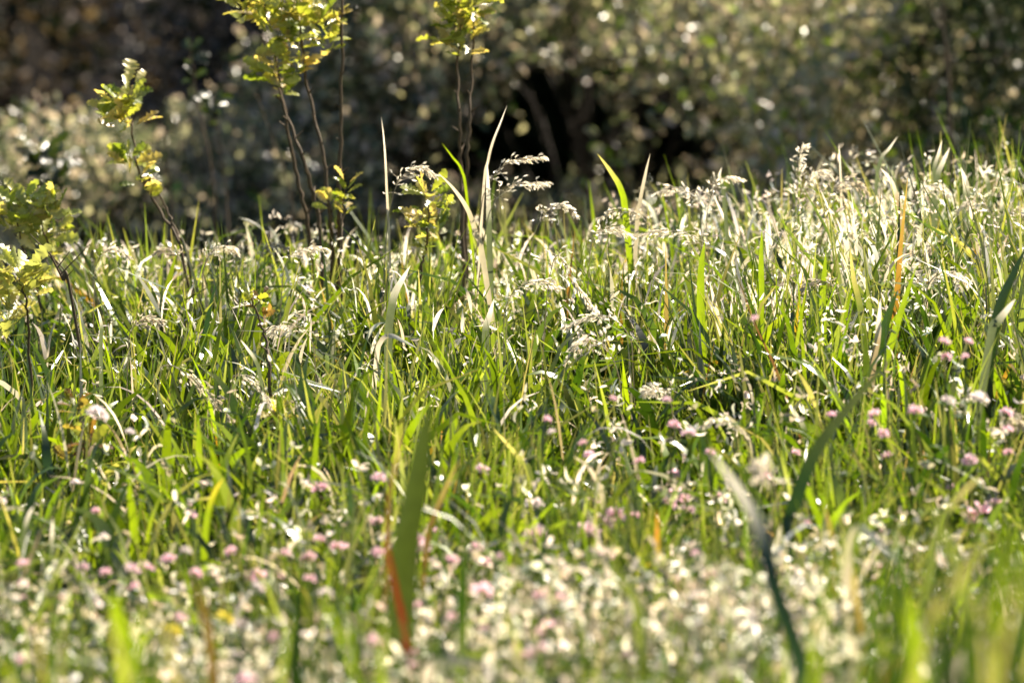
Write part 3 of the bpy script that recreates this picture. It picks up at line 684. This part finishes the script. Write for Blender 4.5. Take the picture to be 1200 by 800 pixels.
def sapling(label, d, stems, clusters, cols=OAKC, name='oak_sapling', cat='sapling', rpx=2.6, bark='brown', size=.046, up=.8, mat=None):
    d = (dc(d) + (.35 if d > 7.5 else 0)) if d < 10 else d - 1.2
    s0 = [at(px, py, d) for px, py in stems[0]]
    g0 = ground_root(s0[-1], s0[-2])
    root = empty(name, g0)
    for st in stems:
        W = [at(px, py, d + random.uniform(-.03, .03)) for px, py in st][::-1]
        gr = ground_root(W[0], W[1]); gr[:2] = gr[:2] * .5 + g0[:2] * .5
        P = smooth([gr, (gr + W[0]) / 2] + W, 8) - g0
        for k in range(1, len(P) - 1): P[k] += np.random.default_rng(k).normal(0, .0012, 3)
        mb = MB(); tube(mb, P, rpx * mm(d), rpx * mm(d) * .35, G[bark], 6)
        for k in range(len(P) // 2, len(P) - 1, 3):     # short side twigs and bud scars
            a = random.uniform(0, 6.28); e = P[k] + np.array([math.cos(a), math.sin(a), .8]) * random.uniform(.006, .018)
            tube(mb, [P[k], (P[k] + e) / 2, e], rpx * mm(d) * .35, rpx * mm(d) * .12, G[bark], 4)
        mb.build('stem', M_BARK, root)
    for px, py, rp, n in clusters:
        cluster(root, g0, at(px, py, d), rp * mm(d) * 1.2, int(n * 1.8), cols, up, size)
    return tag(root, label, cat, 'young oak saplings rising from the meadow' if name == 'oak_sapling' else None)

sapling('yellow green oak sapling with a leafy crown against the dark left background', 8.5,
        [[(150, 118), (156, 160), (162, 200), (186, 245), (214, 300)], [(172, 205), (190, 235), (206, 270), (222, 310)]],
        [(148, 122, 44, 20), (140, 132, 34, 8), (152, 190, 24, 9), (164, 212, 18, 6), (176, 222, 12, 4)])
sapling('tall oak sapling with several bright leafy tops at the upper left centre', 8.7,
        [[(322, 60), (330, 110), (344, 190), (358, 250), (366, 310)], [(352, 30), (360, 100), (378, 180), (386, 250), (390, 310)], [(400, -60), (401, 40), (399, 140), (398, 240), (397, 310)],
         [(318, 80), (336, 135), (356, 190), (372, 250), (378, 310)]],
        [(285, 8, 30, 12), (318, 30, 34, 14), (326, 84, 26, 11), (330, 102, 16, 6), (352, 14, 36, 15), (378, 28, 32, 13), (386, 52, 20, 7), (340, 56, 30, 9), (300, -30, 45, 14), (360, -40, 45, 16), (405, -60, 45, 12), (350, 75, 18, 5)], rpx=4.0)
sapling('upright oak sapling with a glowing yellow crown at the top centre', 8.7,
        [[(540, 30), (536, 80), (538, 140), (540, 200), (542, 260)], [(556, 20), (553, 80), (550, 140), (547, 195), (546, 260)]],
        [(540, 14, 40, 18), (556, 2, 34, 14), (528, 34, 26, 10), (545, 50, 24, 9), (540, -30, 48, 14)], rpx=3.2)
sapling('low leafy oak sapling at the left edge of the meadow', 8.2,
        [[(44, 250), (58, 290), (72, 320), (84, 345)], [(20, 260), (30, 300), (44, 340)]],
        [(30, 240, 38, 18), (58, 248, 30, 12), (12, 256, 26, 10), (48, 278, 30, 9), (70, 262, 16, 4)], cols=[(.46, .44, .13), (.40, .42, .12), (.52, .44, .2), (.28, .32, .06)])
sapling('small yellow oak sapling on a dark stem left of the centre', 7.9,
        [[(502, 240), (500, 285), (493, 320), (488, 375)]],
        [(500, 236, 24, 10), (514, 262, 22, 8), (488, 256, 20, 7), (520, 236, 12, 4), (498, 282, 14, 4)])
sapling('small sprig of yellow oak leaves against the dark stem', 8.4,
        [[(404, 222), (402, 250), (400, 300)]], [(406, 222, 16, 6), (388, 236, 15, 5), (404, 244, 12, 4)], rpx=1.8)
sapling('withered brown stemmed sapling in the left centre meadow', 7.2,
        [[(292, 345), (302, 370), (312, 400), (316, 440)]], [(306, 350, 10, 4), (296, 352, 14, 6), (310, 372, 12, 4)], cols=[(.36, .38, .05), (.25, .15, .06), (.16, .10, .04)], rpx=3)
sapling('short sapling with peach and yellow leaves in the left centre meadow', 6.8,
        [[(322, 478), (318, 505), (316, 540)]], [(322, 484, 16, 7), (330, 492, 12, 4)], cols=[(.5, .42, .14), (.45, .42, .08)], rpx=1.8)
sapling('pale yellow oak sapling low at the left edge', 7.3,
        [[(18, 318), (30, 350), (34, 400)]], [(22, 318, 34, 14), (12, 345, 30, 10), (40, 336, 20, 6), (8, 380, 24, 6)], cols=[(.38, .40, .14), (.33, .34, .14), (.42, .38, .18)])
sapling('reddish withering sapling in the left meadow', 6.5,
        [[(92, 478), (98, 510), (100, 560)]], [(88, 480, 18, 5), (104, 512, 24, 6), (80, 535, 18, 4)], cols=[(.16, .09, .03), (.22, .17, .05), (.22, .24, .05)], rpx=2)

# dark bare stems and dim leafy shoots between meadow and shrubs
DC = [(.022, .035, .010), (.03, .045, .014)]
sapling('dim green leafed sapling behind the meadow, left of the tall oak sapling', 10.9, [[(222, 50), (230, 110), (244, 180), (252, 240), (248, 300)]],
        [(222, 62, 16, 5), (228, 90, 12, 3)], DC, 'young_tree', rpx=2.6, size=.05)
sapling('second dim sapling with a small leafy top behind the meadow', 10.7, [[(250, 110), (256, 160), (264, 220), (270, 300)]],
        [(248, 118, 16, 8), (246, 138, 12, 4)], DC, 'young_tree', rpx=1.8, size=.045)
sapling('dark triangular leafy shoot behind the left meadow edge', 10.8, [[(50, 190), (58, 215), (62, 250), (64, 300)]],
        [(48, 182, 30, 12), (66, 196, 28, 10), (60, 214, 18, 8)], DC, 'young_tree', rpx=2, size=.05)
for lab, pts, dd, r_ in [
    ('slender dark bare stem leaning left behind the tall oak sapling', [(300, 110), (318, 160), (336, 210), (350, 300)], 10.4, 1.6),
    ('thin dark bare stem left of the dim leafy saplings', [(193, 150), (196, 190), (200, 240), (202, 300)], 10.6, 1.4),
    ('dark bare stem rising in front of the far right foliage', [(1102, -40), (1104, 20), (1108, 60), (1112, 110), (1116, 240)], 11.2, 3.2),
    ('faint upright stem on the right before the pale shrub', [(934, 118), (934, 150), (937, 190), (940, 240)], 10.2, 1.4),
    ('thin brown twig crossing the left meadow below the yellow sapling', [(58, 296), (66, 312), (74, 328), (84, 350)], 8.0, 2.2),
]:
    dd = dc(dd) if dd < 10 else dd - 1.0
    W = [at(px, py, dd) for px, py in pts][::-1]; g0 = ground_root(W[0], W[1])
    mb = MB(); P = smooth([g0] + W, 8); tube(mb, P, r_ * mm(dd), r_ * mm(dd) * .5, G['brown'], 6)
    for k in range(len(P) // 3, len(P) - 1, 4):
        a = random.uniform(0, 6.28); e = P[k] + np.array([math.cos(a), math.sin(a) * .5, 1]) * random.uniform(.01, .05)
        tube(mb, [P[k], (P[k] + e) / 2, e], r_ * mm(dd) * .4, r_ * mm(dd) * .15, G['brown'], 4)
    tag(mb.build('bare_stem', M_BARK, loc=g0), lab, 'stem')

# ================================================================== SHRUBS BEHIND
def shrub(label, px, d, wx, wy, h, ntwig, nleaf, lsize, names, probs, mat=None, zlo=.05, seed=0, aspect=.5, name='shrub', gaps=None, twl=.16, cat='shrub', upward=.5, tw=.0015):
    rg = np.random.default_rng(seed); c = at(px, 200, d); c[2] = 0
    root = empty(name, c)
    # twig feet spread through a rounded body
    a = rg.uniform(0, 6.283, ntwig * 2); u = rg.random(ntwig * 2) ** .45
    el = np.arcsin(rg.uniform(zlo, 1, ntwig * 2))
    P = np.stack([np.cos(a) * np.cos(el) * wx, np.sin(a) * np.cos(el) * wy, np.sin(el) * h], -1) * u[:, None]
    lump = .5 + .5 * np.sin(P[:, 0] * 7 + seed) * np.sin(P[:, 2] * 8 + seed * 2) 
    keep = rg.random(len(P)) < .35 + .65 * lump
    P = P[keep]
    if gaps:
        for gx, gy, grx, gry in gaps:      # openings in the foliage, given where the photo shows them
            wp = P + c
            ppx = 600 + 600 * (wp[:, 0] / wp[:, 1]) / (18. / LENS)
            an = np.arctan((H - wp[:, 2]) / wp[:, 1]); ppy = 400 + 600 * np.tan(an - PITCH) / (18. / LENS)
            wob = .95 + .5 * np.sin(P[:, 0] * 23 + P[:, 1] * 9 + seed) * np.sin(P[:, 2] * 31 + P[:, 1] * 7) + rg.normal(0, .38, len(P))
            P = P[((ppx - gx) / grx) ** 2 + ((ppy - gy) / gry) ** 2 > wob * 1.25]
    P = P[:ntwig]; m = len(P)
    out = unit(P * [1, 1, .6] + [0, 0, .001]); D = unit(out * .8 + rg.normal(0, .5, (m, 3)) + [0, 0, upward])
    wd = MB()
    for k in range(0, m, 2):
        e = P[k] + D[k] * twl
        tube(wd, [P[k], P[k] + D[k] * twl * .5 + rg.normal(0, .006, 3), e], tw, tw * .5, G['brown'], 3)
    nb = max(8, m // 25); bc = G['brown'] * (.25 if gaps or mat is M_DARK else 1)  # shade of the hollow painted into the branch colour
    for k in range(nb):
        q = P[rg.integers(m)]; tube(wd, [np.array([q[0] * .15, q[1] * .15, -.01]), q * .5 + [0, 0, h * .08], q], .005, .002, bc, 5)
    wd.build('branches', M_BARK, root)
    t = np.tile(np.linspace(.05, 1, nleaf), m); PP = np.repeat(P, nleaf, 0) + np.repeat(D, nleaf, 0) * twl * t[:, None] + rg.normal(0, .012, (m * nleaf, 3))
    az = np.arange(m * nleaf) * 2.4 + rg.normal(0, .4, m * nleaf)
    LD = unit(np.repeat(D, nleaf, 0) * .7 + rg.normal(0, .75, (m * nleaf, 3)))
    ii = rg.choice(len(names), m * nleaf, p=np.array(probs) / sum(probs)); cc = np.array([G[k] for k in names])[ii] * rg.uniform(.75, 1.3, (m * nleaf, 1))
    lf = MB(); L = rg.uniform(.65, 1.3, m * nleaf) * lsize
    add_cards(lf, PP, LD, rg.normal(0, 1, (m * nleaf, 3)) + [0, 0, .6], L, L * aspect, cc)
    lf.build('foliage', mat or M_SHRUB, root)
    return tag(root, label, cat, 'shrubs behind the meadow')

G['rose'] = np.array((.56, .44, .37)); G['sage'] = np.array((.16, .18, .10)); G['sageL'] = np.array((.50, .46, .30)); G['shade'] = np.array((.010, .016, .006)); G['duskpink'] = np.array((.22, .17, .14)); G['dead'] = np.array((.07, .05, .035))  # shade is shadow put into leaf colour; rose and sageL carry painted highlights
HOLE = [(710, 165, 148, 78), (600, 205, 100, 72), (790, 215, 80, 60), (640, 120, 60, 40), (470, 215, 90, 38)]
shrub('large pale sage green shrub at the upper right', 935, 12.6, .62, .80, 1.05, 1050, 12, .040, ['sage', 'sageL', 'lime', 'rose'], [4, 6, 2, 3], seed=1, gaps=HOLE)
shrub('grey green shrub over the dark hollow at the top', 700, 13.6, .82, .7, 1.30, 1450, 12, .040, ['sage', 'green', 'sageL', 'rose'], [4, 3, 4, 2], seed=2, gaps=HOLE)
shrub('speckled grey green shrub left of the dark hollow', 475, 13.2, .52, .6, 1.1, 1150, 12, .040, ['sage', 'green', 'sageL', 'rose', 'dark'], [4, 2, 3, 3, 2], seed=3, gaps=HOLE)
shrub('low grey green shrub at the left edge behind the meadow', 70, 12.6, .50, .45, .42, 700, 12, .033, ['sage', 'sageL', 'green', 'rose'], [4, 3, 2, 2], seed=4)
shrub('low speckled shrub behind the left centre meadow edge', 300, 12.8, .46, .45, .46, 650, 12, .033, ['sage', 'sageL', 'green', 'rose'], [4, 3, 2, 2], seed=5)
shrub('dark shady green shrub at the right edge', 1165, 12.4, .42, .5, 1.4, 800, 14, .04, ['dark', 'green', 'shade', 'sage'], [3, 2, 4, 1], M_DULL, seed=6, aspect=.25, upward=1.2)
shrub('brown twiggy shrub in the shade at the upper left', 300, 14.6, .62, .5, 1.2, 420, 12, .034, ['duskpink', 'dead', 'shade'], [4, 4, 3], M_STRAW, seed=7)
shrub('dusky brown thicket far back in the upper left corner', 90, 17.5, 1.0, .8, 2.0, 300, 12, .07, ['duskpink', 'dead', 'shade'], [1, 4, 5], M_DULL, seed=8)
shrub('added dark shrub mass painted as the shade deep behind the hollow', 690, 15.4, 1.5, .7, 2.6, 4200, 15, .05, ['shade', 'dark'], [8, 1], M_DARK, seed=9)  # added near-black mass standing in for the shade inside the hollow
shrub('green shrub rising beyond the pale sage shrub', 1040, 14.8, .7, .6, 1.5, 1100, 14, .03, ['green', 'sage', 'dark'], [4, 3, 3], seed=10)
shrub('deep green weedy plant of upright leaves at the right meadow edge', 1150, 10.6, .30, .3, .55, 200, 9, .09, ['dark', 'green', 'shade'], [4, 2, 3], M_DULL, seed=12, aspect=.13, upward=2.5, name='leafy_plant', cat='plant', twl=.12)
